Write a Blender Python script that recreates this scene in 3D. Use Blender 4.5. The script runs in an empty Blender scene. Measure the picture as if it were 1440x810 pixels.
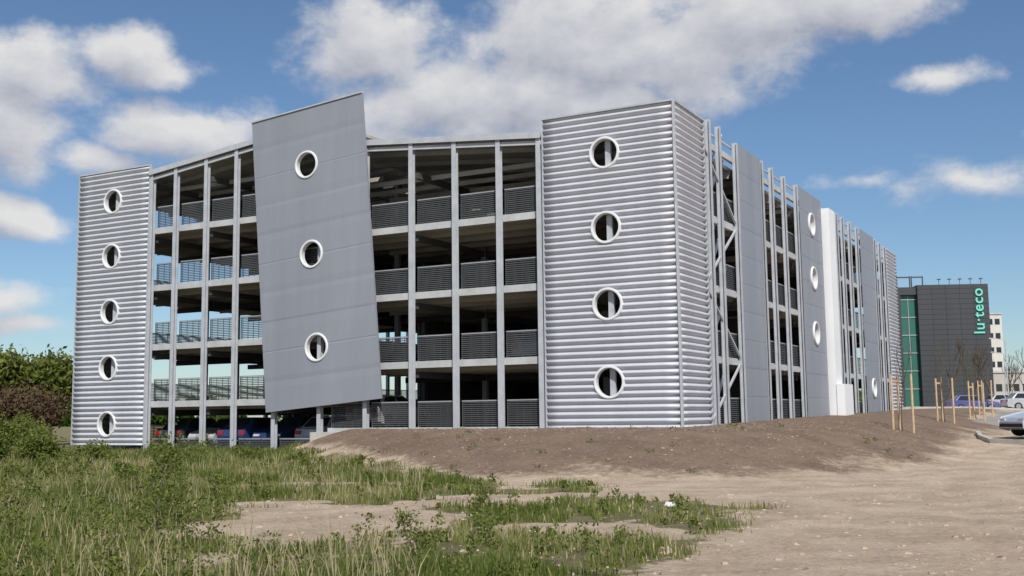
import bpy, math, random
import numpy as np
from mathutils import Vector, Matrix
random.seed(7); rng=np.random.default_rng(11)
S=bpy.context.scene
S.view_settings.view_transform='Standard'
try: S.view_settings.look='None'
except: pass
S.view_settings.exposure=0

# ---------------------------------------------------------------- materials
def newmat(name):
    m=bpy.data.materials.new(name); m.use_nodes=True
    nt=m.node_tree; b=nt.nodes['Principled BSDF']
    return m,nt,b
def N(nt,t,**k):
    n=nt.nodes.new(t)
    for a,v in k.items(): setattr(n,a,v)
    return n
def paint(name,col,rough=.5,metal=0.,var=.12,scale=1.5,bump=0.,spec=.5,streak=False):
    m,nt,b=newmat(name)
    tc=N(nt,'ShaderNodeTexCoord'); mp=N(nt,'ShaderNodeMapping')
    nt.links.new(tc.outputs['Object'],mp.inputs[0])
    if streak: mp.inputs['Scale'].default_value=(1,1,.12)
    no=N(nt,'ShaderNodeTexNoise'); no.inputs['Scale'].default_value=scale; no.inputs['Detail'].default_value=4
    no.inputs['Roughness'].default_value=.65
    nt.links.new(mp.outputs[0],no.inputs['Vector'])
    r=N(nt,'ShaderNodeValToRGB')
    r.color_ramp.elements[0].position=.3; r.color_ramp.elements[1].position=.7
    r.color_ramp.elements[0].color=tuple(c*(1-var) for c in col)+(1,)
    r.color_ramp.elements[1].color=tuple(min(1,c*(1+var)) for c in col)+(1,)
    nt.links.new(no.outputs['Fac'],r.inputs[0]); nt.links.new(r.outputs[0],b.inputs['Base Color'])
    b.inputs['Roughness'].default_value=rough; b.inputs['Metallic'].default_value=metal
    b.inputs['Specular IOR Level'].default_value=spec
    if bump>0:
        bp=N(nt,'ShaderNodeBump'); bp.inputs['Strength'].default_value=bump; bp.inputs['Distance'].default_value=.02
        n2=N(nt,'ShaderNodeTexNoise'); n2.inputs['Scale'].default_value=scale*12; n2.inputs['Detail'].default_value=3
        nt.links.new(tc.outputs['Object'],n2.inputs['Vector'])
        nt.links.new(n2.outputs['Fac'],bp.inputs['Height']); nt.links.new(bp.outputs[0],b.inputs['Normal'])
    return m
M_corr=paint('corrugated_metal',(.54,.55,.59),.5,.08,.07,.9,streak=True)
M_panel=paint('grey_panel',(.265,.28,.32),.5,.05,.08,.8,streak=True)
M_steel=paint('galvanised_steel',(.44,.46,.49),.55,.05,.12,2.)
M_beam=paint('edge_beam',(.46,.47,.47),.6,0,.15,1.2)
M_ring=paint('porthole_rim',(.72,.73,.74),.4,0,.05)
M_rail=paint('railing_mesh',(.075,.08,.085),.6,0,.15,2.)
M_railtop=paint('railing_top',(.32,.33,.35),.5,.1,.1,2.)
M_conc=paint('concrete',(.45,.43,.39),.85,0,.2,1.2,.3)
M_deck=paint('deck_soffit',(.42,.385,.34),.8,0,.15,.7)
M_floor=paint('parking_concrete',(.22,.215,.205),.9,0,.25,.8)
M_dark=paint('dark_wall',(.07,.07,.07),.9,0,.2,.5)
M_white=paint('white_render',(.78,.79,.80),.6,0,.03,.5)
M_wood=paint('stake_wood',(.52,.37,.22),.8,0,.2,5)
M_bark=paint('bark',(.10,.08,.06),.9,0,.3,8)
M_blk=paint('rubber',(.02,.02,.02),.8,0,.2,5)
M_glass,_nt,_b=newmat('dark_glass'); _b.inputs['Base Color'].default_value=(.02,.025,.03,1); _b.inputs['Roughness'].default_value=.08
M_hub=paint('wheel_alloy',(.45,.45,.46),.35,.7,.05,5)
M_redl=paint('tail_lamp',(.4,.02,.02),.3,0,.05)
M_lamp=paint('head_lamp',(.75,.76,.78),.15,.2,.05)

def foliage(name,ramp,trans=.35):
    m=bpy.data.materials.new(name); m.use_nodes=True; nt=m.node_tree
    for n in list(nt.nodes): nt.nodes.remove(n)
    o=N(nt,'ShaderNodeOutputMaterial'); a=N(nt,'ShaderNodeAttribute'); a.attribute_name='tint'
    r=N(nt,'ShaderNodeValToRGB'); els=r.color_ramp.elements
    for i,(p,c) in enumerate(ramp):
        e=els[i] if i<2 else els.new(p)
        e.position=p; e.color=c+(1,)
    nt.links.new(a.outputs['Fac'],r.inputs[0])
    d=N(nt,'ShaderNodeBsdfDiffuse'); t=N(nt,'ShaderNodeBsdfTranslucent'); mx=N(nt,'ShaderNodeMixShader')
    mx.inputs[0].default_value=trans
    nt.links.new(r.outputs[0],d.inputs[0]); nt.links.new(r.outputs[0],t.inputs[0])
    nt.links.new(d.outputs[0],mx.inputs[1]); nt.links.new(t.outputs[0],mx.inputs[2]); nt.links.new(mx.outputs[0],o.inputs[0])
    return m
M_grass=foliage('grass_blades',[(0,(.07,.105,.022)),(1,(.52,.44,.28)),(.45,(.16,.20,.05)),(.72,(.30,.29,.12))])
M_leaf=foliage('leaves',[(0,(.03,.055,.012)),(1,(.16,.21,.05)),(.5,(.07,.12,.025))])
M_leafy=foliage('young_leaves',[(0,(.06,.09,.02)),(1,(.24,.25,.07)),(.5,(.13,.165,.04))])
M_brown=foliage('brown_twigs',[(0,(.05,.035,.02)),(1,(.19,.13,.08)),(.5,(.10,.07,.042))],.15)

# ---------------------------------------------------------------- mesh helpers
def np_mesh(name,V,F,mat,tint=None,smooth=False,parent=None):
    V=np.asarray(V,dtype=np.float32); F=np.asarray(F,dtype=np.int32); k=F.shape[1]
    me=bpy.data.meshes.new(name); me.vertices.add(len(V)); me.vertices.foreach_set('co',V.ravel())
    me.loops.add(F.size); me.loops.foreach_set('vertex_index',F.ravel())
    me.polygons.add(len(F)); me.polygons.foreach_set('loop_start',np.arange(0,F.size,k,dtype=np.int32))
    me.update(calc_edges=True); me.validate()
    me.polygons.foreach_set('use_smooth',np.full(len(me.polygons),bool(smooth)))
    if tint is not None:
        at=me.attributes.new('tint','FLOAT','POINT'); at.data.foreach_set('value',np.asarray(tint,dtype=np.float32))
    me.materials.append(mat)
    ob=bpy.data.objects.new(name,me); S.collection.objects.link(ob)
    if parent: ob.parent=parent
    return ob
def empty(name,loc=(0,0,0),rz=0):
    e=bpy.data.objects.new(name,None); e.location=loc; e.rotation_euler=(0,0,rz); e.empty_display_size=.5
    S.collection.objects.link(e); return e
class Acc:
    def __init__(s): s.V=[]; s.F=[]
    def box(s,x0,x1,y0,y1,z0,z1):
        b=len(s.V)
        if x0>x1:x0,x1=x1,x0
        if y0>y1:y0,y1=y1,y0
        for z in (z0,z1):
            s.V+= [(x0,y0,z),(x1,y0,z),(x1,y1,z),(x0,y1,z)]
        s.F+=[(b,b+3,b+2,b+1),(b+4,b+5,b+6,b+7),(b,b+1,b+5,b+4),(b+1,b+2,b+6,b+5),(b+2,b+3,b+7,b+6),(b+3,b,b+4,b+7)]
    def bar(s,p,q,w,h=None):
        h=h or w; p=Vector(p);q=Vector(q);d=(q-p).normalized()
        up=Vector((0,0,1)) if abs(d.z)<.95 else Vector((1,0,0))
        a=d.cross(up).normalized()*w/2; c=a.cross(d).normalized()*h/2
        b=len(s.V)
        for o in (p,q):
            s.V+=[tuple(o-a-c),tuple(o+a-c),tuple(o+a+c),tuple(o-a+c)]
        s.F+=[(b,b+3,b+2,b+1),(b+4,b+5,b+6,b+7),(b,b+1,b+5,b+4),(b+1,b+2,b+6,b+5),(b+2,b+3,b+7,b+6),(b+3,b,b+4,b+7)]
    def tube(s,p,q,r0,r1,n=6):
        p=Vector(p);q=Vector(q);d=(q-p).normalized()
        up=Vector((0,0,1)) if abs(d.z)<.9 else Vector((1,0,0))
        a=d.cross(up).normalized(); c=a.cross(d).normalized(); b=len(s.V)
        for o,r in((p,r0),(q,r1)):
            for i in range(n):
                t=2*math.pi*i/n; s.V.append(tuple(o+a*(r*math.cos(t))+c*(r*math.sin(t))))
        for i in range(n): j=(i+1)%n; s.F.append((b+i,b+j,b+n+j,b+n+i))
    def obj(s,name,mat,parent=None,smooth=False):
        return np_mesh(name,s.V,s.F,mat,parent=parent,smooth=smooth)

# value noise
_tab=rng.random((256,256))
def vnoise(x,y):
    xi=np.floor(x).astype(int); yi=np.floor(y).astype(int); fx=x-xi; fy=y-yi
    fx=fx*fx*(3-2*fx); fy=fy*fy*(3-2*fy)
    a=_tab[xi%256,yi%256];b=_tab[(xi+1)%256,yi%256];c=_tab[xi%256,(yi+1)%256];d=_tab[(xi+1)%256,(yi+1)%256]
    return (a*(1-fx)+b*fx)*(1-fy)+(c*(1-fx)+d*fx)*fy
def fbm(x,y,o=4):
    s=0;a=.5;t=0
    for i in range(o): s=s+a*vnoise(x*2**i+17.3*i,y*2**i+9.1*i); t+=a; a*=.5
    return s/t
def sst(x,a,b):
    t=np.clip((x-a)/(b-a),0,1); return t*t*(3-2*t)

# ---------------------------------------------------------------- terrain
CX,CY=6.,40.; SL,CL=.8797,.4756
def loc_uv(X,Y):
    px=X-CX; py=Y-CY
    return -SL*px+CL*py, CL*px+SL*py
def mound_n(X,Y):
    u,v=loc_uv(X,Y)
    qu=np.maximum(np.maximum(-u,u-31.35),0); qv=np.maximum(np.maximum(-v,v-46.6),0)
    qn=np.sqrt((qu/9.5)**2+(qv/13.8)**2)
    return qn,u,v
def bound(Y): return np.interp(Y,[20,26,29,34,43,47],[3.5,1.6,-1.2,-3.8,-7.6,-9.0])
def H(X,Y):
    X=np.asarray(X,float);Y=np.asarray(Y,float)
    qn,u,v=mound_n(X,Y)
    other=.10*(fbm(X*.25,Y*.25)-.5)+.09*(fbm(X*1.3+5,Y*1.3)-.5)
    other=other+.15*sst(Y,22,45)*sst(-X,-2,6)
    other=other+.55*sst(X,12,20)*sst(Y,28,44)
    other=other+1.0*sst(Y,50,85)*sst(X,5,20)
    # wheel ruts on the right-hand track
    for c0 in (0.,1.5,5.2,6.7):
        dd=X-(4.5+c0+.42*(Y-12)+.6*np.sin(Y*.16+c0*.2)); other=other-.04*np.exp(-(dd/.17)**2)*sst(Y,5,12)*(1-sst(Y,36,42))
    base=1.12+.013*np.clip(v,0,50)+.08*(fbm(X*.5,Y*.5)-.5)+.08*(fbm(X*1.5,Y*1.5)-.5)
    m=sst((1-qn)/.55,0,1)*sst(X-bound(Y),-1.6,2.6)
    h=other+(base-other)*m
    # ruts over the soil slope
    for c0 in (0,1.6):
        dd=(X-(9.2+c0+.25*(Y-32))); h=h-.06*np.exp(-(dd/.2)**2)*sst(Y,25,30)*(1-sst(Y,38,44))
    inside=(u>.25)&(u<31.)&(v>.25)&(v<46.3)
    h=np.where(inside,np.where(u<16,.9,-.05),h)
    return h
def grassness(X,Y):
    qn,u,v=mound_n(X,Y)
    bx=np.interp(Y,[0,11,12.6,16,19,20.5,21.3,23,26,29,34,43,46],[-1,.8,1.9,3.4,4.2,3.7,2.1,2.1,1.8,-.9,-3.6,-7.4,-9.])
    g=(bx-X)/1.2+1.6*(fbm(X*.8+3,Y*.8)-.5)
    def ell(cx,cy,rx,ry): return 1.25-np.sqrt(((X-cx)/rx)**2+((Y-cy)/ry)**2)
    for e in((-3.1,17.4,1.7,3.0),(1.3,22.6,2.8,.75),(-.9,21.0,1.4,.8),(-4.6,21.2,1.2,.7),(-4.8,27,1.6,.8),(.3,16.2,.9,.6)):
        g=np.minimum(g,-2.4*ell(*e[:4])+2.4*(fbm(X*1.1,Y*1.1+8)-.3))
    g=g-1.2*np.clip(fbm(X*.6+31,Y*.6+4,4)-.54,0,1)*6*(X>-.4*Y)
    g=np.where((Y>60)&(X<10),1,g)
    return np.clip(g+.35,0,1)
def soilness(X,Y):
    qn,u,v=mound_n(X,Y)
    s=(1-qn)/.22+ 1.3*(fbm(X*.5,Y*.5)-.5)
    s=np.minimum(s,(X-bound(Y))/1.0+.8*(fbm(X*.9,Y*.9+3)-.3))
    s=np.where((Y>60)&(u<-6.5),0,s)
    return np.clip(s,0,1)
def axis(lo,hi,step,far,start2=None):
    a=list(np.arange(lo,hi,step)); x=hi; st=step
    while x<far: a.append(x); st=min(st*1.12,400); x+=st
    a.append(far); x=lo; st=step; b=[]
    while True:
        st=min(st*1.12,400); x-=st
        if x<-far: break
        b.append(x)
    return np.array([-far]+b[::-1]+a)
xs=axis(-18,24,.15,3500); ys=axis(9,55,.16,3500)
GX,GY=np.meshgrid(xs,ys); Z=H(GX,GY)
V=np.stack([GX.ravel(),GY.ravel(),Z.ravel()],1)
nx=len(xs);ny=len(ys); ii,jj=np.meshgrid(np.arange(nx-1),np.arange(ny-1)); b0=(jj*nx+ii).ravel()
F=np.stack([b0,b0+1,b0+nx+1,b0+nx],1)
m,nt,b=newmat('ground_soil_sand_grass')
def attr(n):
    a=N(nt,'ShaderNodeAttribute'); a.attribute_name=n; return a.outputs['Fac']
tc=N(nt,'ShaderNodeTexCoord')
def noise(sc,det=4,ro=.6,src=None):
    n=N(nt,'ShaderNodeTexNoise'); n.inputs['Scale'].default_value=sc; n.inputs['Detail'].default_value=det; n.inputs['Roughness'].default_value=ro
    nt.links.new(src or tc.outputs['Object'],n.inputs['Vector']); return n.outputs['Fac']
def ramp(fac,els):
    r=N(nt,'ShaderNodeValToRGB')
    for i,(p,c) in enumerate(els):
        e=r.color_ramp.elements[i] if i<2 else r.color_ramp.elements.new(p)
        e.position=p; e.color=(c if len(c)==4 else c+(1,))
    nt.links.new(fac,r.inputs[0]); return r.outputs[0]
def mix(f,a,c,bt='MIX'):
    x=N(nt,'ShaderNodeMix',data_type='RGBA',blend_type=bt)
    if isinstance(f,float): x.inputs[0].default_value=f
    else: nt.links.new(f,x.inputs[0])
    nt.links.new(a,x.inputs[6]); nt.links.new(c,x.inputs[7]); return x.outputs[2]
def math_(op,a,c):
    x=N(nt,'ShaderNodeMath',operation=op)
    for i,q in enumerate((a,c)):
        if isinstance(q,(int,float)): x.inputs[i].default_value=q
        else: nt.links.new(q,x.inputs[i])
    return x.outputs[0]
nA=noise(.8,4); nB=noise(9,6,.78)
sand=mix(.5,ramp(nA,[(.38,(.40,.30,.21)),(.62,(.68,.55,.415))]),ramp(nB,[(.32,(.28,.205,.14)),(.68,(.72,.59,.455))]))
soil=mix(.5,ramp(nA,[(.35,(.155,.108,.077)),(.65,(.29,.215,.155))]),ramp(nB,[(.3,(.09,.062,.045)),(.7,(.34,.255,.19))]))
gras=mix(.5,ramp(nA,[(.3,(.10,.105,.04)),(.7,(.26,.225,.125))]),ramp(nB,[(.3,(.06,.06,.025)),(.7,(.34,.29,.17))]))
road=ramp(nA,[(.3,(.26,.24,.22)),(.7,(.36,.34,.31))])
nz=math_('MULTIPLY',math_('SUBTRACT',noise(3.5,5,.7),.5),1.7)
def mask(n,w=.12): return ramp(math_('ADD',attr(n),nz),[(.5-w,(0,0,0)),(.5+w,(1,1,1))])
col=mix(mask('soil',.3),sand,soil); col=mix(mask('grass'),col,gras); col=mix(attr('road'),col,road)
nt.links.new(col,b.inputs['Base Color']); b.inputs['Roughness'].default_value=.95; b.inputs['Specular IOR Level'].default_value=.15
bp=N(nt,'ShaderNodeBump'); bp.inputs['Strength'].default_value=1.0; bp.inputs['Distance'].default_value=.08
nt.links.new(nB,bp.inputs['Height']); nt.links.new(bp.outputs[0],b.inputs['Normal'])
g=np_mesh('ground',V,F,m,smooth=True)
def setattr_(o,n,v):
    at=o.data.attributes.new(n,'FLOAT','POINT'); at.data.foreach_set('value',np.asarray(v,dtype=np.float32).ravel())
so=soilness(GX,GY); gr=grassness(GX,GY)*(1-so); gu,gv=loc_uv(GX,GY)
rd=((GX>10)&(GY>58)&(gu<-7)&(GY<115)).astype(float)
gr=np.where((GY>=115),1,gr)
setattr_(g,'soil',so); setattr_(g,'grass',gr); setattr_(g,'road',rd)

# ---------------------------------------------------------------- grass
def blades(name,n,X,Y,h,w,tint,mat,lean=.45):
    z=H(X,Y)
    a=rng.random(n)*6.283; ca,sa=np.cos(a),np.sin(a); la=rng.random(n)*6.283; L=h*lean*rng.random(n)
    P=np.stack([X,Y,z-.01],1); wv=np.stack([ca*w,sa*w,0*w],1)
    lv=np.stack([np.cos(la)*L,np.sin(la)*L,0*L],1); up=np.stack([0*h,0*h,h],1)
    v0=P-wv;v1=P+wv;mid=P+up*.55+lv*.35; v2=mid-wv*.7;v3=mid+wv*.7;v4=P+up*.95+lv
    V=np.stack([v0,v1,v2,v3,v4],1).reshape(-1,3); b=np.arange(n)*5
    F=np.stack([np.stack([b,b+1,b+3],1),np.stack([b,b+3,b+2],1),np.stack([b+2,b+3,b+4],1)],1).reshape(-1,3)
    return np_mesh(name,V,F,mat,tint=np.repeat(tint,5))
n=900000
Y=9+43*rng.random(n)**1.35; X=-.56*Y-1+ (0.56*Y+1+5)*rng.random(n)
gq=grassness(X,Y)*(1-soilness(X,Y)); clump=.5*fbm(X*1.3,Y*1.3,3)+.5*fbm(X*3.1+7,Y*3.1,2)
u_,v_=loc_uv(X,Y); left=sst(-X-.1*Y,1.5,6)
keep=(rng.random(n)<gq**1.7*np.clip((clump-.41+.12*left)*5.5,.03,1)*.46)&~((u_>-.3)&(v_>-.2))
X=X[keep];Y=Y[keep];clump=clump[keep];gq=gq[keep];left=left[keep];v_=v_[keep]; n=len(X)
big=sst(fbm(X*.5,Y*.5),.4,.62)
h=(.03+.17*rng.random(n)*np.clip(clump*2.6-.6,.2,1.6)+.30*left*rng.random(n)*big*(1-.6*sst(v_,-8,-2)))*(1+Y*.01)*(.4+.6*gq)
w=(.004+.004*rng.random(n))*(1+Y*.045)
t=np.clip(-.12+1.15*fbm(X*.6+9,Y*.6,3)+.3*(rng.random(n)-.5)+.4*(rng.random(n)<.16),0,1)
blades('grass',n,X,Y,h,w,t,M_grass)
# dry stalks
n=3000; Y=10+30*rng.random(n)**1.3; X=-.5*Y+ (.42*Y)*rng.random(n); k=grassness(X,Y)>.6; X=X[k];Y=Y[k];n=len(X)
blades('dry_grass_stalks',n,X,Y,.2+.4*rng.random(n),.004+0*X+.0002*Y,.85+.15*rng.random(n),M_grass,.6)

def leafmesh(P,size,tint,name,mat,parent=None,flat=.0):
    n=len(P); A=rng.normal(size=(n,3)); A/=np.linalg.norm(A,axis=1)[:,None]
    B=rng.normal(size=(n,3)); B=np.cross(A,B); B/=np.linalg.norm(B,axis=1)[:,None]
    s=size[:,None]
    V=np.stack([P-A*s,P+B*s*.5,P+A*s,P-B*s*.5],1).reshape(-1,3); b=np.arange(n)*4
    F=np.stack([b,b+1,b+2,b+3],1)
    return np_mesh(name,V,F,mat,tint=np.repeat(tint,4),parent=parent)
# broad-leaf weeds scattered
C=[]
for i in range(900):
    y=10+32*random.random()**1.2; x=-.52*y+(.52*y+3)*random.random()**1.3
    if grassness(np.array(x),np.array(y))<.4 or soilness(np.array(x),np.array(y))>.2: continue
    hh=.08+.28*random.random()**2+(.3 if x<-.25*y and random.random()<.4 else 0)
    k=int(60*hh/.3); r=hh*.7
    q=rng.normal(size=(k,3))*[r*.45,r*.45,0]; q[:,2]=hh*rng.random(k)**.8
    q[:,:2]*=(1.1-q[:,2:3]/hh*.6)
    q+= [x,y,float(H(x,y))]; C.append(np.c_[q,np.full(k,.016+.001*y),np.clip(.35+.4*rng.random(k)+.35*(random.random()-.5),0,1)])
# a few weeds on the soil slope
for i in range(40):
    y=random.uniform(25,39); x=random.uniform(-5,12)
    if soilness(np.array(x),np.array(y))<.5: continue
    k=16; q=rng.normal(size=(k,3))*[.08,.08,0]; q[:,2]=.12*rng.random(k); q+=[x,y,float(H(x,y))]; C.append(np.c_[q,np.full(k,.04),.3+.4*rng.random(k)])
C=np.concatenate(C); leafmesh(C[:,:3],C[:,3],C[:,4],'weeds',M_leafy)

# ---------------------------------------------------------------- trees & shrubs
def grow(acc,p,d,L,r,depth,tips,spread=.55,n=3,up=.15):
    segs=3; q=Vector(p)
    for i in range(segs):
        d=(d+Vector((random.gauss(0,.12),random.gauss(0,.12),up*.3))).normalized()
        q2=q+d*L/segs; ra=r*(1-.35*i/segs); rb=r*(1-.35*(i+1)/segs); acc.tube(q,q2,ra,rb,5 if depth>0 else 4); q=q2
        if depth<=1: tips.append(tuple(q))
        if i>0 and depth>0 and random.random()<.7:
            dd=(d+Vector((random.gauss(0,spread),random.gauss(0,spread),random.gauss(.1,spread*.6)))).normalized()
            grow(acc,q,dd,L*.6,rb*.55,depth-1,tips,spread,n,up)
    if depth>0:
        for k in range(n):
            dd=(d+Vector((random.gauss(0,spread),random.gauss(0,spread),random.gauss(up,spread*.5)))).normalized()
            grow(acc,q,dd,L*random.uniform(.6,.8),r*.55,depth-1,tips,spread,n,up)
    else: tips.append(tuple(q))
def tree(name,x,y,L,r,depth,leaves=0,ls=.1,mat=None,clump=.3,z=None,spread=.55,n=3,up=.15):
    z=float(H(x,y)) if z is None else z
    e=empty(name,(x,y,z-.05)); a=Acc(); tips=[]
    grow(a,(0,0,0),Vector((0,0,1)),L,r,depth,tips,spread,n,up); a.obj('trunk_and_limbs',M_bark,e,True)
    if leaves:
        T=np.array(tips); idx=rng.integers(0,len(T),leaves); cl=rng.random(len(T))
        P=T[idx]+rng.normal(size=(leaves,3))*clump
        zz=(P[:,2]-P[:,2].min())/max(.1,np.ptp(P[:,2]))
        leafmesh(P,ls*(.6+.8*rng.random(leaves)),np.clip(.45*cl[idx]+.3*zz+.3*rng.random(leaves),0,1),'foliage',mat or M_leaf,e)
    return e
for (x,y,L) in ((-29.0,70,1.95),(-31.5,71,2.1),(-34,76,2.2),(-36.5,74,1.9),(-40,82,2.4)):
    tree('deciduous_tree',x,y,L,.16,3,5200,.17,M_leafy,.45)
for (x,y,L) in ((-24.5,56,1.15),(-22.6,52,1.0),(-26,60,1.35),(-28,58,1.3),(-24.3,50,1.05)):
    tree('brown_shrub',x,y,L,.06,3,2200,.10,M_brown,.35,spread=.8)
for (x,y,L) in ((-18.2,42,.6),(-20,44,.7),(-16.3,38.5,.45),(-17.3,37,.45),(-15,35.5,.4),(-14.2,38.5,.22),(-12.6,40,.2),(-11.3,41,.18),(-9.6,39.5,.16),(-8.6,36.5,.15)):
    tree('green_shrub',x,y,L,.03,3,int(2400*min(1,L/.4)),.055,M_leafy,.18,spread=.8)
tree('sapling',-5.35,16.9,.62,.014,2,620,.032,M_leafy,.09,spread=.35,n=2,up=.5)
tree('sapling',-5.15,16.2,.4,.01,2,420,.03,M_leafy,.10,spread=.5,n=2)
tree('sapling',-1.6,16.0,.16,.008,2,240,.026,M_leafy,.07,spread=.6,n=2)
tree('sapling',-.6,19.0,.2,.008,2,240,.028,M_leafy,.07,spread=.6,n=2)
tree('sapling',-1.1,13.2,.18,.008,2,260,.026,M_leafy,.07,spread=.6,n=2)
# distant tree line
P=[];T=[];
for k in range(220):
    a=random.uniform(-1.3,1.3); R=random.uniform(260,420)
    if -.55<a<.3 and R<330: R+=80
    x=R*math.sin(a); y=R*math.cos(a); hh=random.uniform(4,9); kk=220
    q=rng.normal(size=(kk,3)); q/=np.linalg.norm(q,axis=1)[:,None]; q*=[hh*.9,hh*.9,hh*.55]; q*=(.75+.3*rng.random((kk,1)))
    q+=[x,y,float(H(x,y))+hh*.5]; P.append(q); T.append(np.clip(.5*random.random()+.3*rng.random(kk)+.1,0,1))
P=np.concatenate(P); leafmesh(P,.9+.8*rng.random(len(P)),np.concatenate(T),'distant_treeline',M_leaf)

# ---------------------------------------------------------------- parking garage
G=empty('parking_garage',(CX,CY,0),math.atan2(SL,CL))     # local x = v (right face), y = u (left face)
def lined(lo,hi,step,holes,fine=.035):
    a=set(np.round(np.arange(lo,hi,step),4))|{hi}
    for c in holes: a|=set(np.round(np.arange(max(lo,c-.68),min(hi,c+.68),fine),4))
    return np.array(sorted(a))
def panel(name,h0,h1,z0,z1,holes,kind,mp,mat,pitch=.25,amp=.068,seam=1.2,hs=None,thick=.03):
    """holes: list (h,z); mp(h,z,d)->local xyz"""
    hs=lined(h0,h1,.6,[c[0] for c in holes])
    if kind=='corr':
        zs=np.arange(z0,z1+1e-6,pitch/8); ph=np.cos((zs-z0)/pitch*2*np.pi); D=amp*np.sign(ph)*np.abs(ph)**.75
    else:
        zz={round(z0,4):0,round(z1,4):0}
        for z in lined(z0,z1,.5,[c[1] for c in holes]): zz[round(float(z),4)]=0
        s=z0+seam
        while s<z1-.1:
            for k in [k for k in zz if abs(k-s)<.025]: del zz[k]
            zz[round(s-.015,4)]=0; zz[round(s-.013,4)]=-.025; zz[round(s+.013,4)]=-.025; zz[round(s+.015,4)]=0; s+=seam
        zs=np.array(sorted(zz)); D=np.array([zz[k] for k in sorted(zz)])
    nh=len(hs); nz_=len(zs); V=[]
    for j in range(nz_):
        for i in range(nh): V.append(mp(hs[i],zs[j],D[j]))
    F=[]
    for j in range(nz_-1):
        for i in range(nh-1):
            ch=(hs[i]+hs[i+1])/2; cz=(zs[j]+zs[j+1])/2
            if any((ch-a)**2+(cz-b_)**2<.55**2 for a,b_ in holes): continue
            b=j*nh+i; F.append((b,b+1,b+nh+1,b+nh))
    o=np_mesh(name,V,F,mat,parent=G)
    if kind=='corr': o.data.polygons.foreach_set('use_smooth',np.ones(len(o.data.polygons),dtype=bool))
    md=o.modifiers.new('s','SOLIDIFY'); md.thickness=thick; md.offset=0
    R=Acc(); n=40
    for (a,c) in holes:
        prof=[(.52,-.14),(.52,.08),(.54,.10),(.60,.10),(.62,.07),(.62,-.14)]; b=len(R.V)
        for i in range(n):
            t=2*math.pi*i/n
            for (r,d) in prof: R.V.append(tuple(mp(a+r*math.cos(t),c+r*math.sin(t),d)))
        k=len(prof)
        for i in range(n):
            for q in range(k):
                i2=(i+1)%n; q2=(q+1)%k; R.F.append((b+i*k+q,b+i2*k+q,b+i2*k+q2,b+i*k+q2))
    if holes: R.obj(name+'_porthole_rims',M_ring,G)
    return o
mL=lambda off=0:(lambda h,z,d:(off-d,h,z))
mR=lambda off=0:(lambda h,z,d:(h,off-d,z))
TZ=13.07
# corner tower
panel('corner_tower_front',0.03,5.34,1.12,TZ,[(2.76,2.8),(2.76,5.7),(2.76,8.6),(2.76,11.46)],'corr',mL(),M_corr)
panel('corner_tower_side',0.03,3.3,1.12,TZ,[],'corr',mR(),M_corr)
panel('corner_tower_return',0.03,1.2,1.12,TZ,[],'corr',lambda h,z,d:(h,5.34+d,z),M_corr)
# left tower
panel('end_tower_front',26.57,31.35,.45,13.8,[(29.,1.45),(29.,4.15),(29.,6.86),(29.,9.58),(29.,12.3)],'corr',mL(),M_corr)
panel('end_tower_side',0.03,3.3,.45,13.8,[],'corr',lambda h,z,d:(h,31.35+d,z),M_corr)
# far tower
panel('far_tower_side',42.6,46.6,1.2,TZ,[],'corr',mR(),M_corr)
# tilted panel
ew=Vector((6.1,-.5)).normalized(); eh=Vector((1.02,13.0)).normalized()
def mT(h,z,d):
    u=12.78+ew.x*h+eh.x*z; zz=2.38+ew.y*h+eh.y*z; return (-.30-d,u,zz)
panel('tilted_panel',0,6.12,0,13.05,[(3.17,2.5),(3.17,6.55),(3.17,10.53)],'flat',mT,M_panel,seam=1.305,thick=.10)
panel('side_panel_a',7.86,11.2,1.1,13.1,[],'flat',mR(-.05),M_panel,seam=1.2)
panel('side_panel_b',18.3,23.,1.15,13.1,[(20.6,5.7),(20.6,8.6),(20.6,11.46)],'flat',mR(-.05),M_panel,seam=1.2)
panel('side_panel_c',33.6,37.9,1.2,13.1,[(35.7,3.1)],'flat',mR(-.05),M_panel,seam=1.2)
tr=Acc()
tr.box(-.09,.07,-.09,5.38,TZ,TZ+.07); tr.box(.071,3.34,-.09,.07,TZ,TZ+.07)
tr.box(-.088,.0,-.088,.0,1.05,TZ-.003)   # corner trim
tr.box(-.08,.07,26.53,31.4,13.8,13.87); tr.box(-.07,.05,5.345,5.40,1.1,TZ-.01); tr.box(-.07,.05,26.50,26.56,.45,13.79); tr.box(-.07,.05,31.36,31.42,.45,13.79)
tr.box(3.305,3.36,-.07,.05,1.1,TZ-.01)
tr.obj('tower_trims',M_steel,G)
tt=Acc()
for (a,b_) in (((0,13.08),(6.12,13.08)),):
    p=mT(a[0],a[1],0);q=mT(b_[0],b_[1],0); tt.bar(p,q,.2,.06)
tt.obj('tilted_panel_cap',M_steel,G)

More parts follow.
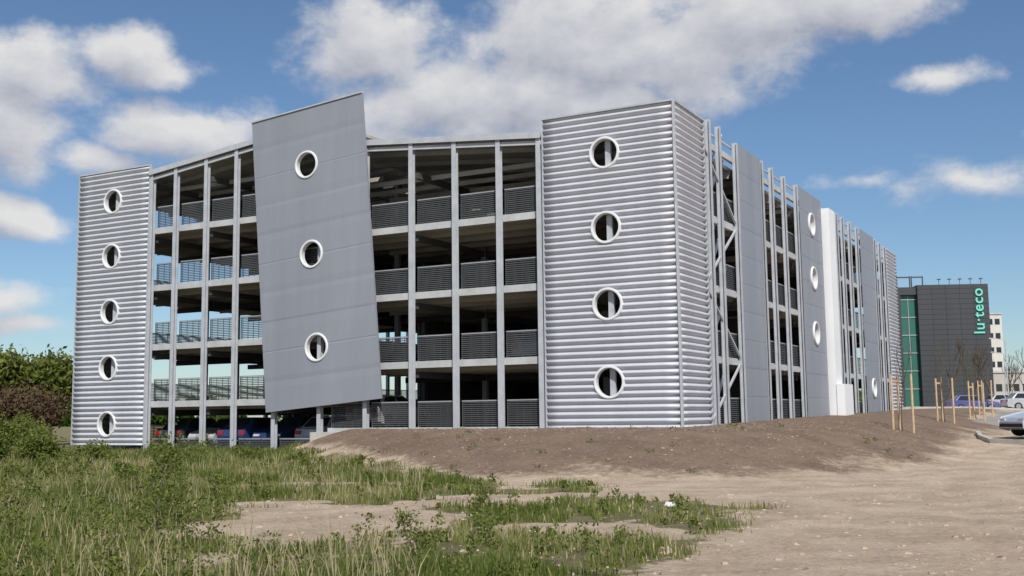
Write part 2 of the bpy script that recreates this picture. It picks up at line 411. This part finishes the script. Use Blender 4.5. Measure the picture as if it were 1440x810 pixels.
def roofz(u): return 12.08+.092*u if u<16 else 14.28-.109*(u-19.4)
PL=[(5.55,1.0),(7.35,1.0),(9.4,1.0),(11.5,1.0),(13.8,1.0),(16.2,.0),(18.7,.0),(21.04,0.),(22.88,0.),(24.8,0.),(26.35,0.)]
st=Acc()
def ipost(acc,side,c,z0,z1,off=0.,w=.2,d=.2):
    t=.018; a=off-.0; 
    for (x0,x1,y0,y1) in ((a-.1,a-.1+t,c-w/2,c+w/2),(a-.1+t,a-.1+d-t,c-.012,c+.012),(a-.1+d-t,a-.1+d,c-w/2,c+w/2)):
        if side=='L': acc.box(x0,x1,y0,y1,z0,z1)
        elif side=='R': acc.box(y0,y1,x0,x1,z0,z1)
for u,z0 in PL: ipost(st,'L',u,z0,roofz(u)-.05)
PR=[4.0,5.3,7.6,11.5,13.2,15.4,17.8,27.0,28.6,30.6,32.8,38.5,40.3,42.2]
for v in PR: ipost(st,'R',v,.9,13.1 if v not in(4.0,5.3) else 13.3,w=.22)
for u,za,zb in ((2.72,1.,12.2),(28.95,0.,12.9)): st.box(.2,.32,u-.11,u+.11,za,zb)
# left end side and back facade posts
for v in np.arange(3.8,46.6,2.55): st.box(v-.1,v+.1,31.2,31.4,-.2,roofz(31)-.05)
for u in np.arange(1,31,2.4): st.box(46.5,46.7,u-.1,u+.1,.3,roofz(u)-.05)
st.obj('facade_posts',M_steel,G)
FR=[1.15,3.83,6.67,9.5]; FL=[.25,2.45,5.13,7.95,10.7]
slab=Acc(); bm_=Acc(); sof=Acc(); rail=Acc(); rt=Acc()
for z in FR: slab.box(.33,46.2,.33,15.88,z-.12,z)
for z in FL: slab.box(.33,46.2,16.06,31.0,z-.12,z)
slab.obj('parking_decks',M_floor,G)
for z in FR[1:]: sof.box(.34,46.1,.34,15.85,z-.16,z-.125)
for z in FL[1:]: sof.box(.34,46.1,16.1,30.9,z-.16,z-.125)
for z in FR+[12.]:   # joists
    if z==1.15: continue
    for v in np.arange(1.4,46,1.6): sof.box(v,v+.08,.4,15.8,z-.36,z-.165)
for z in FL[1:]+[13.1]:
    for v in np.arange(1.4,46,1.6): sof.box(v,v+.08,16.2,30.8,z-.36,z-.165)
sof.obj('deck_soffits',M_deck,G)
# edge beams
for z in FR:
    bm_.box(.14,.315,5.0,15.9,z-.24,z+.04); bm_.box(3.0,46.2,.14,.315,z-.24,z+.04); bm_.box(46.21,46.38,.3,15.9,z-.24,z+.04)
for z in FL:
    bm_.box(.14,.315,16.05,26.7,z-.24,z+.04); bm_.box(3.,46.2,31.01,31.18,z-.24,z+.04); bm_.box(46.21,46.38,16.1,31,z-.24,z+.04)
for u,_ in PL:   # brackets
    for z in (FR if u<16 else FL): bm_.box(.101,.139,u-.09,u+.09,z-.2,z-.02)
for v in PR:
    for z in FR: bm_.box(v-.09,v+.09,.101,.139,z-.2,z-.02)
bm_.obj('edge_beams',M_beam,G)
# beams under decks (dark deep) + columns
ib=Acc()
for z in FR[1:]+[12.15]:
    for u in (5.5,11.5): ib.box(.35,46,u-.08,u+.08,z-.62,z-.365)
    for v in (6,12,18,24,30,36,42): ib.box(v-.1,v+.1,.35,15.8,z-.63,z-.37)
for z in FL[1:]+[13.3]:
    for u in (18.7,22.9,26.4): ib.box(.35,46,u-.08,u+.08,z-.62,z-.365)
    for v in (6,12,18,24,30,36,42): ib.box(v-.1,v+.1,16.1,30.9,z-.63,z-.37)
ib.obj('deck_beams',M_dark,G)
co=Acc()
for v in (6,12,18,24,30,36,42):
    for u in (5.5,11.5): co.box(v-.11,v+.11,u-.11,u+.11,.9,12.0)
    for u in (16.3,18.7,22.9,26.4): co.box(v-.11,v+.11,u-.11,u+.11,0,13.0)
co.obj('interior_columns',M_railtop,G)
# roof
ro=Acc(); rf=Acc()
def roofpiece(ua,ub,v0=-.12,v1=46.4,fascia=True):
    za,zb=(roofz(ua+.001),roofz(ub-.001)); b=len(ro.V)
    for (v,u,z) in ((v0,ua,za),(v1,ua,za),(v1,ub,zb),(v0,ub,zb)): ro.V.append((v,u,z-.16))
    for (v,u,z) in ((v0,ua,za),(v1,ua,za),(v1,ub,zb),(v0,ub,zb)): ro.V.append((v,u,z-.02))
    ro.F.extend([(b,b+3,b+2,b+1),(b+4,b+5,b+6,b+7),(b,b+1,b+5,b+4),(b+1,b+2,b+6,b+5),(b+2,b+3,b+7,b+6),(b+3,b,b+4,b+7)])
    if fascia:
        rf.bar((v0-.03,ua,za-.1),(v0-.03,ub,zb-.1),.05,.24)
        rf.bar((v0+.12,ua,za-.38),(v0+.12,ub,zb-.38),.1,.16)
    for v in np.arange(1.6,46,2.1): rf.bar((v,ua,za-.27),(v,ub,zb-.27),.1,.2)
roofpiece(.35,5.42,.3,46.4,False); roofpiece(5.42,16.0); roofpiece(16.0,26.48); roofpiece(26.48,31.2,.3,46.4,False)
ro.obj('roof_deck',M_deck,G); rf.obj('roof_fascia_and_purlins',M_steel,G)
# railings
def railL(u0,u1,z,vv=.24,h=1.08):
    rt.box(vv-.03,vv+.03,u0,u1,z+h-.04,z+h+.01)
    for k in np.arange(.1,h-.06,.08): rail.box(vv-.01,vv+.01,u0,u1,z+k,z+k+.042)
    n=max(1,int((u1-u0)/.28))
    for k in np.linspace(u0+.1,u1-.1,n): rail.box(vv+.012,vv+.03,k-.01,k+.01,z+.04,z+h-.045)
    for k in (u0,u1): rt.box(vv+.015,vv+.035,k-.02,k+.02,z+.04,z+h-.045)
def railR(v0,v1,z,uu=.24,h=1.08):
    rt.box(v0,v1,uu-.03,uu+.03,z+h-.04,z+h+.01)
    for k in np.arange(.1,h-.06,.08): rail.box(v0,v1,uu-.01,uu+.01,z+k,z+k+.042)
    for k in np.arange(v0,v1,.8): rt.box(k-.02,k+.02,uu+.015,uu+.035,z+.04,z+h-.045)
pu=[5.34]+[p[0] for p in PL[1:5]]+[15.9]
for a,c in zip(pu[:-1],pu[1:]):
    for z in FR: railL(a+.13,c-.13,z)
pu=[16.1]+[p[0] for p in PL[6:]]
for a,c in zip(pu[:-1],pu[1:]):
    for z in FL[1:]: railL(a+.13,c-.13,z)
    railL(a+.13,c-.13,.1,h=.65)
for z in FR: railR(3.4,46.2,z)
for z in FL: railR(3.4,46.2,z,uu=31.1)
rail.obj('railing_bars',M_rail,G); rt.obj('railing_frames',M_railtop,G)
# bracing / stair in first bay of right facade
br=Acc()
for i,z in enumerate(FR):
    z1=(FR+[12.4])[i+1]
    if i%2: br.bar((3.5,.06,z1-.2),(7.5,.06,z+.1),.08,.08)
    else: br.bar((3.5,.06,z+.1),(7.5,.06,z1-.2),.08,.08)
    for k in range(12):
        f=k/12; br.box(3.9+3.2*f,4.2+3.2*f,.42,1.5,z+(z1-z)*f,z+(z1-z)*f+.05)
    br.bar((3.9,.4,z),(7.1,.4,z1),.05,.28); br.bar((3.9,1.55,z),(7.1,1.55,z1),.05,.28)
    br.bar((3.9,.4,z+1.),(7.1,.4,z1+1.),.05,.06)
br.box(2.5,2.56,5.0,5.06,12.5,13.6)
br.obj('bracing_and_stairs',M_steel,G)
# parapet beam at top of right facade
pb=Acc(); pb.box(3.4,42.6,.11,.25,12.25,12.5); pb.box(3.4,42.6,.12,.2,12.85,12.92); pb.obj('side_top_beam',M_beam,G)
# added interior walls, put in to block light through the decks
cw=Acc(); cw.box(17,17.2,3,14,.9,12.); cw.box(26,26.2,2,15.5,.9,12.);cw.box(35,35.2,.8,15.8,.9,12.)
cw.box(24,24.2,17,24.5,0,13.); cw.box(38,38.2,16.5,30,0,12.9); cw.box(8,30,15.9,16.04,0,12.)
cw.obj('added_light_block_walls',M_dark,G)
# interior porthole panel (seen through the left bays)
panel('rear_panel',27.,30.5,.3,12.8,[(28.8,3.2),(28.8,5.9),(28.8,8.7)],'flat',lambda h,z,d:(h-11,31.45+d,z),M_white,seam=1.2)
# white entrance tower on the right facade
wt=Acc(); wt.box(23.3,24.7,-.42,.13,1.0,12.75); wt.box(23.25,25.4,-.85,-.425,1.0,3.1); wt.obj('white_entrance_tower',M_white,G)
rw=Acc(); rw.box(-.16,.13,13.0,16.6,-.3,1.02); rw.box(-.14,.12,5.4,12.99,.5,.98); rw.box(3.4,46,-.02,.12,.4,1.05); rw.obj('retaining_wall',M_conc,G)

# ---------------------------------------------------------------- cars
def car(name,loc,rz,col):
    e=empty(name,loc,rz); m=paint('car_paint_'+name,col,.25,.2,.03,1.)
    def arc(cx,r=.37,n=8): return [(cx+r*math.cos(math.pi*i/n),.30+r*math.sin(math.pi*i/n)) for i in range(n+1)]
    prof=[(2.1,.34),(2.12,.55),(2.0,.72),(1.05,.92),(-1.75,.95),(-2.05,.9),(-2.12,.6),(-2.08,.34)]
    low=[(-1.66,.24)]+arc(-1.3)[::-1]+[(-.9,.22),(.9,.22)]+arc(1.3)[::-1]+[(1.68,.24)]
    pts=prof+low
    V=[];n=len(pts)
    for s in(-1,1):
        for (x,z) in pts: V.append((x*(1),s*(.86-(.06 if abs(x)>1.9 else 0)),z))
    me=bpy.data.meshes.new('body'); fs=[tuple(range(n)),tuple(range(2*n-1,n-1,-1))]+[(i,(i+1)%n,n+(i+1)%n,n+i) for i in range(n)]
    fs=[f[::-1] for f in fs]
    me.from_pydata(V,[],fs); me.materials.append(m); o=bpy.data.objects.new('body',me); S.collection.objects.link(o); o.parent=e
    bv=o.modifiers.new('b','BEVEL'); bv.width=.05; bv.segments=3; bv.limit_method='ANGLE'; bv.angle_limit=.5
    B=[(1.0,-.8,.90),(1.0,.8,.90),(-1.8,.8,.93),(-1.8,-.8,.93)]; T=[(.2,-.6,1.42),(.2,.6,1.42),(-1.25,.6,1.44),(-1.25,-.6,1.44)]
    me=bpy.data.meshes.new('cabin'); me.from_pydata(B+T,[],[(0,1,5,4),(1,2,6,5),(2,3,7,6),(3,0,4,7),(4,5,6,7)]); me.materials.append(m)
    o=bpy.data.objects.new('cabin',me); S.collection.objects.link(o); o.parent=e
    bv=o.modifiers.new('b','BEVEL'); bv.width=.05; bv.segments=3
    gl=Acc()
    def gq(a,b_,c,d,f0,f1,g0=.1,g1=.86):
        a,b_,c,d=map(Vector,(a,b_,c,d)); nrm=((b_-a).cross(d-a)).normalized()*.012
        def P(s,t): return tuple((a*(1-s)+b_*s)*(1-t)+(d*(1-s)+c*s)*t+nrm)
        k=len(gl.V); gl.V+=[P(f0,g0),P(f1,g0),P(f1,g1),P(f0,g1)]; gl.F.append((k,k+1,k+2,k+3))
    gq(B[0],B[1],T[1],T[0],.06,.94); gq(B[2],B[3],T[3],T[2],.08,.92)
    for (a,c,d,f) in ((1,2,6,5),(3,0,4,7)):
        A=(B+T); 
        for s0,s1 in ((.06,.48),(.52,.94)): gq(A[a],A[c],A[d],A[f],s0,s1)
    gl.obj('windows',M_glass,e)
    w=Acc();hb=Acc()
    for x in(-1.3,1.3):
        for s in(-1,1):
            y0=s*.70;y1=s*.88; n=20
            for rr,acc,yy0,yy1 in((.31,w,y0,y1),(.2,hb,s*.86,s*.89)):
                b=len(acc.V)
                for y in(yy0,yy1):
                    for i in range(n): t=2*math.pi*i/n; acc.V.append((x+rr*math.cos(t),y,.31+rr*math.sin(t)))
                b2=len(acc.V); acc.V.append((x,yy1,.31))
                for i in range(n): j=(i+1)%n; acc.F.append((b+i,b+j,b+n+j,b+n+i)); acc.F.append((b+n+i,b+n+j,b2,b2))
    def tri(acc,nm,mt):
        me=bpy.data.meshes.new(nm); me.from_pydata(acc.V,[],[f if f[2]!=f[3] else f[:3] for f in acc.F]); me.materials.append(mt)
        o=bpy.data.objects.new(nm,me); S.collection.objects.link(o); o.parent=e
    tri(w,'tyres',M_blk); tri(hb,'hubcaps',M_hub)
    l=Acc(); l.box(1.98,2.09,.45,.78,.56,.68); l.box(1.98,2.09,-.78,-.45,.56,.68); l.obj('headlamps',M_lamp,e)
    l=Acc(); l.box(-2.13,-2.0,.5,.8,.66,.84); l.box(-2.13,-2.0,-.8,-.5,.66,.84); l.obj('tail_lamps',M_redl,e)
    l=Acc(); l.box(2.08,2.15,-.72,.72,.36,.48); l.box(.75,.85,.82,.98,.93,1.03); l.box(.75,.85,-.98,-.82,.93,1.03);l.obj('bumper_and_mirrors',M_blk,e)
    return e
def g2w(v,u): return (CX+CL*v-SL*u, CY+SL*v+CL*u)
ang=math.atan2(SL,CL)
for i,(v,u,c) in enumerate(((3.05,17.5,(.4,.42,.45)),(3.0,19.9,(.03,.06,.15)),(3.0,22.0,(.03,.06,.17)),(3.1,23.9,(.4,.4,.42)),(3.0,25.9,(.05,.06,.08)),(12.,17.8,(.5,.5,.5)),(12.,20.4,(.35,.05,.04)),(12,22.8,(.5,.5,.5)),(3.3,14.9,(.6,.6,.6)))):
    x,y=g2w(v,u); car('parked_car',(x,y,.25 if u>16 else 1.15),ang+(math.pi if i%2 else 0),c)
for i,(v,u,z,c) in enumerate(((6,8.2,3.83,(.4,.4,.42)),(6,21,7.95,(.3,.02,.02)))):
    x,y=g2w(v,u); car('parked_car',(x,y,z),ang,c)
car('parked_car',(20.85,42.6,float(H(21.,42.6))+.05),math.radians(188),(.45,.5,.58))
for (x,y,c) in ((41,100,(.1,.12,.3)),(44.5,101,(.5,.5,.5)),(48,99,(.06,.06,.07)),(42.5,92,(.5,.52,.55))):
    car('parked_car',(x,y,float(H(x,y))),random.uniform(-.1,.1),c)
# kerb
kb=Acc()
pts=[(19.2,46.5),(18.0,43.3),(17.5,41.2),(18.2,39.6),(20.5,38.6),(26,38.)]
for p,q in zip(pts[:-1],pts[1:]):
    kb.bar((p[0],p[1],float(H(*p))+.04),(q[0],q[1],float(H(*q))+.04),.16,.24)
kb.obj('kerb',M_conc)
kb=Acc(); 
pts=[(x,78+.15*x) for x in range(22,90,4)]
for p,q in zip(pts[:-1],pts[1:]): kb.bar((p[0],p[1],float(H(*p))+.04),(q[0],q[1],float(H(*q))+.04),.3,.2)
kb.obj('kerb',M_conc)

# ---------------------------------------------------------------- staked young trees
for (x,y,hh) in ((14.9,43.,2.2),(20.4,53.,2.1),(25.0,60.5,2.0),(27.8,66,2.0)):
    z=float(H(x,y)); e=empty('tree_stakes',(x,y,z))
    a=Acc()
    for (dx,dy) in ((-.32,.1),(.42,.0),(.05,.45)): a.tube((dx,dy,-.2),(dx,dy,hh+random.uniform(-.05,.1)),.05,.045,8)
    a.bar((-.32,.1,hh-.25),(.05,.45,hh-.25),.03,.08); a.obj('stakes',M_wood,e)
    tree('young_tree',x+.05,y+.15,1.7,.03,2,120,.03,M_leafy,.15,spread=.3,n=2,up=.4)

# ---------------------------------------------------------------- office building
M_cl=paint('dark_cladding',(.045,.05,.057),.6,.1,.12,.4,streak=True)
M_teal=paint('teal_sign',(.16,.62,.50),.5,0,.02)
M_gg,nt2,b2=newmat('green_glass'); b2.inputs['Base Color'].default_value=(.04,.14,.11,1); b2.inputs['Roughness'].default_value=.15; b2.inputs['Specular IOR Level'].default_value=.3
OB=empty('office_building',(47.6,130,0),math.radians(-4))
a=Acc(); a.box(0,8.1,0,16,0,16.3); a.box(-2.3,-.003,.3,16,15.2,16.1); a.box(-2.3,-1.9,.3,16,0,15.19)
a.obj('dark_block',M_cl,OB)
a=Acc(); 
for z in np.arange(.8,16.2,.6): a.box(-.002,8.102,-.012,-.004,z,z+.03)
for x in np.arange(1.6,8,1.6): a.box(x,x+.03,-.013,-.005,.5,16.2)
a.obj('cladding_joints',M_blk,OB)
a=Acc(); a.box(-1.895,-.005,.8,15,0,15.19); a.obj('glazing',M_gg,OB)
a=Acc()
for z in np.arange(2,15,2.1): a.box(-1.894,-.006,.72,.798,z,z+.12)
a.box(-1.0,-.92,.7,.797,0,15.1); a.obj('glazing_bars',M_railtop,OB)
a=Acc()
for (x0,x1) in ((-1.8,-.3),(-.1,1.2)):
    a.box(x0,x0+.12,2,2.12,16.1,17.6);a.box(x1,x1+.12,2,2.12,16.1,17.6);a.box(x0+.121,x1-.001,2,2.12,17.4,17.55)
for x in np.arange(2.6,8,1.2): a.box(x,x+.05,.3,.35,16.3,16.9); a.box(x-.15,x+.2,.1,.4,16.901,17.0)
a.obj('roof_frames',M_dark,OB)
tcu=bpy.data.curves.new('sign_text','FONT'); tcu.body='lu·teco'; tcu.size=1.75; tcu.extrude=.05; tcu.offset=.025; tcu.space_character=1.1
to=bpy.data.objects.new('sign_lettering',tcu); S.collection.objects.link(to); to.parent=OB; tcu.materials.append(M_teal)
to.matrix_local=Matrix(((0,-1,0,7.4),(0,0,-1,-.08),(1,0,0,10.4),(0,0,0,1)))
# distant
def block(name,x,y,w,d,h,col,fl,rows=True):
    e=empty(name,(x,y,0)); a=Acc(); a.box(0,w,0,d,0,h); a.obj('walls',paint(name+'_wall',col,.8,0,.08,.2),e)
    a=Acc(); z=1.5
    while z<h-1.2:
        for k in np.arange(.4,w-1,1.6): a.box(k,k+1.1,-.03,-.003,z,z+1.3)
        z+=fl
    a.obj('windows',M_glass,e); a=Acc(); a.box(-.2,w+.2,-.2,d+.2,h+.002,h+.35); a.obj('roof_edge',M_beam,e)
block('white_office_block',105,250,5.2,20,23,(.6,.58,.53),3.2)
block('low_commercial_building',86,200,30,20,8.2,(.45,.42,.38),3.4)
block('brick_warehouse',112,215,40,20,6.0,(.3,.15,.1),3.4)
for (x,y) in ((42.5,96),(58,128),(52,118)):
    z=float(H(x,y)); e=empty('street_lamp',(x,y,z)); a=Acc(); a.tube((0,0,0),(0,0,6),.07,.045,8); a.bar((0,0,6),(-.9,0,6.15),.05,.05); a.box(-1.4,-.85,-.12,.12,6.1,6.2); a.obj('pole_and_head',M_steel,e)
for (x,y,L) in ((41.8,108,2.9),(44.5,108,2.4),(50.5,118,2.8),(48,108,2.0),(56,122,2.8)): tree('bare_tree',x,y,L,.12,3,0,spread=.4,up=.35)

# ---------------------------------------------------------------- stones & litter
def rocks(name,n,fx,mat,smin,smax,pw=4):
    V=[];F=[]
    base=[(-1,-.8,0),(1,-.9,0),(.9,1,0),(-1,.9,0),(-.5,-.45,.75),(.55,-.4,.7),(.45,.5,.8),(-.5,.45,.65)]
    for i in range(n):
        x,y=fx(); s=smin+(smax-smin)*random.random()**pw; z=float(H(x,y)); t=random.random()*6.28; c,s_=math.cos(t),math.sin(t); b=len(V)
        for (p,q,r) in base:
            p+=random.gauss(0,.2);q+=random.gauss(0,.2);r+=random.gauss(0,.12)
            V.append((x+s*(p*c-q*s_),y+s*(p*s_+q*c),z+s*(r*.8-.15)))
        F+=[(b+4,b+5,b+6,b+7),(b,b+1,b+5,b+4),(b+1,b+2,b+6,b+5),(b+2,b+3,b+7,b+6),(b+3,b,b+4,b+7)]
    return np_mesh(name,V,F,mat)
M_st=paint('stones',(.40,.31,.23),.9,0,.4,3)
M_clod=paint('soil_clods',(.20,.145,.105),.95,0,.3,3)
def f1():
    y=10.5+24*random.random()**1.3; return (-.25*y+(.85*y)*random.random(),y)
rocks('gravel',6500,f1,M_st,.004,.045,7)
def f2():
    while True:
        x=random.uniform(-8,19);y=random.uniform(25,46)
        if soilness(np.array(x),np.array(y))>.6: return x,y
rocks('soil_clods',5000,f2,M_clod,.012,.07)
for (x,y,s) in ((2.75,19.6,.14),(1.75,13.35,.11),(1.9,19.3,.11),(.3,16.,.1)):
    o=rocks('stone',1,lambda:(x,y),M_st if s<.14 else M_white,s,s)

# ---------------------------------------------------------------- world
SUN_AZ=math.radians(170)   # clockwise from +Y
SUN_EL=math.radians(46)
sd=Vector((math.sin(SUN_AZ)*math.cos(SUN_EL),math.cos(SUN_AZ)*math.cos(SUN_EL),math.sin(SUN_EL)))
L=bpy.data.lights.new('sun','SUN'); L.energy=4.5; L.angle=math.radians(.53); L.color=(1,.955,.89)
lo=bpy.data.objects.new('sun',L); S.collection.objects.link(lo); lo.rotation_euler=sd.to_track_quat('Z','Y').to_euler(); lo.location=(0,-30,60)
W=bpy.data.worlds.new('World'); S.world=W; W.use_nodes=True; nt=W.node_tree
W.cycles.sampling_method='MANUAL'; W.cycles.sample_map_resolution=256
for n_ in list(nt.nodes): nt.nodes.remove(n_)
# cloud group
gq=bpy.data.node_groups.new('cloud_density','ShaderNodeTree')
gq.interface.new_socket('P',in_out='INPUT',socket_type='NodeSocketVector'); gq.interface.new_socket('D',in_out='OUTPUT',socket_type='NodeSocketFloat')
gi=gq.nodes.new('NodeGroupInput'); go=gq.nodes.new('NodeGroupOutput')
def gn(t,**k):
    n=gq.nodes.new(t)
    for a_,v_ in k.items(): setattr(n,a_,v_)
    return n
def vm(op,a_,b_):
    n=gn('ShaderNodeVectorMath',operation=op)
    for i,q in enumerate((a_,b_)):
        if isinstance(q,tuple): n.inputs[i].default_value=q
        elif q is not None: gq.links.new(q,n.inputs[i])
    return n
def mt(op,a_,b_):
    n=gn('ShaderNodeMath',operation=op)
    for i,q in enumerate((a_,b_)):
        if isinstance(q,(int,float)): n.inputs[i].default_value=q
        else: gq.links.new(q,n.inputs[i])
    return n.outputs[0]
P0=gi.outputs[0]
wn=gn('ShaderNodeTexNoise'); wn.inputs['Scale'].default_value=9; wn.inputs['Detail'].default_value=2
gq.links.new(P0,wn.inputs['Vector'])
wp=vm('SCALE',vm('SUBTRACT',wn.outputs['Color'],(.5,.5,.5)).outputs[0],None); wp.inputs['Scale'].default_value=.06
P1=vm('ADD',P0,wp.outputs[0]).outputs[0]
blobs=[(-.127,.332,.055,.034,1),(-.05,.280,.09,.045,1),(.013,.290,.09,.05,1),(.05,.338,.075,.04,1),(.10,.33,.09,.045,1),(.165,.322,.09,.038,1),(.215,.343,.08,.035,1),(.29,.356,.085,.035,1),(.08,.280,.08,.03,.95),
(-.43,.290,.055,.026,1),(-.45,.25,.05,.04,1),(-.335,.305,.055,.016,.9),(-.29,.254,.075,.022,.9),(-.36,.226,.05,.015,.8),(-.43,.17,.05,.014,.9),(-.44,.105,.05,.017,.8),(-.42,.08,.06,.015,.6),
(.38,.27,.045,.018,.5),(.31,.195,.045,.012,.4),(.40,.186,.10,.026,.42),(.46,.225,.025,.010,.6)]
acc=None
for (ca,ce,ra,re,wt_) in blobs:
    s=vm('SUBTRACT',P1,(ca,ce,0)).outputs[0]; s=vm('MULTIPLY',s,(1/ra/1.25,1/re/1.25,0)).outputs[0]
    l=vm('LENGTH',s,None).outputs['Value']; v_=mt('SUBTRACT',wt_,l); acc=v_ if acc is None else mt('MAXIMUM',acc,v_)
# generic clouds outside the photographed part of the sky
gz=gn('ShaderNodeTexNoise'); gz.inputs['Scale'].default_value=2.6; gz.inputs['Detail'].default_value=1
gq.links.new(P0,gz.inputs['Vector'])
sx=gn('ShaderNodeSeparateXYZ'); gq.links.new(P0,sx.inputs[0])
mk=gn('ShaderNodeMapRange'); mk.inputs['From Min'].default_value=.5; mk.inputs['From Max'].default_value=.65; gq.links.new(mt('ABSOLUTE',sx.outputs[0],0.),mk.inputs['Value'])
gen=mt('SUBTRACT',mt('MULTIPLY',mt('SUBTRACT',gz.outputs['Fac'],.52),5.),mt('MULTIPLY',mt('SUBTRACT',1.,mk.outputs[0]),3.))
acc=mt('MAXIMUM',acc,gen)
dn=gn('ShaderNodeTexNoise'); dn.inputs['Scale'].default_value=20; dn.inputs['Detail'].default_value=5; dn.inputs['Roughness'].default_value=.6
st_=vm('MULTIPLY',P0,(1,1.4,1)).outputs[0]; gq.links.new(st_,dn.inputs['Vector'])
D=mt('ADD',acc,mt('MULTIPLY',mt('SUBTRACT',dn.outputs['Fac'],.5),1.5)); gq.links.new(D,go.inputs[0])
def wn_(t,**k): return N(nt,t,**k)
tc=wn_('ShaderNodeTexCoord'); sp=wn_('ShaderNodeSeparateXYZ'); nt.links.new(tc.outputs['Generated'],sp.inputs[0])
azn=math_('ARCTAN2',sp.outputs[0],sp.outputs[1]); eln=math_('ARCSINE',sp.outputs[2],0.)
cb=wn_('ShaderNodeCombineXYZ'); nt.links.new(azn,cb.inputs[0]); nt.links.new(eln,cb.inputs[1])
g0=wn_('ShaderNodeGroup'); g0.node_tree=gq; g1=wn_('ShaderNodeGroup'); g1.node_tree=gq
nt.links.new(cb.outputs[0],g0.inputs[0]); of=wn_('ShaderNodeVectorMath',operation='ADD'); of.inputs[1].default_value=(.008,.022,0)
nt.links.new(cb.outputs[0],of.inputs[0]); nt.links.new(of.outputs[0],g1.inputs[0])
mr=wn_('ShaderNodeMapRange',interpolation_type='SMOOTHSTEP'); mr.inputs['From Min'].default_value=-.28; mr.inputs['From Max'].default_value=.5; nt.links.new(g0.outputs[0],mr.inputs['Value'])
# fade at horizon
hz=wn_('ShaderNodeMapRange'); hz.inputs['From Min'].default_value=0; hz.inputs['From Max'].default_value=.06; nt.links.new(eln,hz.inputs['Value'])
alpha=math_('MULTIPLY',math_('MULTIPLY',mr.outputs[0],hz.outputs[0]),.95)
sh=math_('ADD',math_('MULTIPLY',math_('SUBTRACT',g0.outputs[0],g1.outputs[0]),.5),.56)  # sunlit tops and shaded undersides painted into the cloud colour
thick=math_('MULTIPLY',g0.outputs[0],.16)
sh=math_('SUBTRACT',sh,thick)
ccol=ramp(sh,[(.1,(4.0,4.2,5.0)),(.85,(8.6,8.5,8.4)),(.5,(6.4,6.5,7.0))])
sky=wn_('ShaderNodeTexSky'); sky.sky_type='NISHITA'; sky.sun_disc=False; sky.sun_elevation=SUN_EL; sky.sun_rotation=SUN_AZ
sky.air_density=1.0; sky.dust_density=.3; sky.ozone_density=3.0
tn=wn_('ShaderNodeRGB'); tn.outputs[0].default_value=(.86,.97,1.06,1)
skc=mix(1.0,sky.outputs[0],tn.outputs[0],'MULTIPLY')
cm=mix(alpha,skc,ccol)
bg=wn_('ShaderNodeBackground'); bg.inputs[1].default_value=.09; nt.links.new(cm,bg.inputs[0])
wo=wn_('ShaderNodeOutputWorld'); nt.links.new(bg.outputs[0],wo.inputs[0])

# ---------------------------------------------------------------- camera
cd=bpy.data.cameras.new('camera'); cam=bpy.data.objects.new('camera',cd); S.collection.objects.link(cam); S.camera=cam
cd.sensor_width=36; cd.lens=1565/1440*36; cd.clip_end=9000; cd.clip_start=.1
th=math.radians(6.56); ro_=.0124
Fw=Vector((0,math.cos(th),math.sin(th))); r0=Vector((1,0,0)); u0=Vector((0,-math.sin(th),math.cos(th)))
R=r0*math.cos(ro_)-u0*math.sin(ro_); U=r0*math.sin(ro_)+u0*math.cos(ro_)
mw=Matrix.Identity(4)
for i in range(3): mw[i][0]=R[i]; mw[i][1]=U[i]; mw[i][2]=-Fw[i]
mw[0][3]=0;mw[1][3]=0;mw[2][3]=1.6
cam.matrix_world=mw
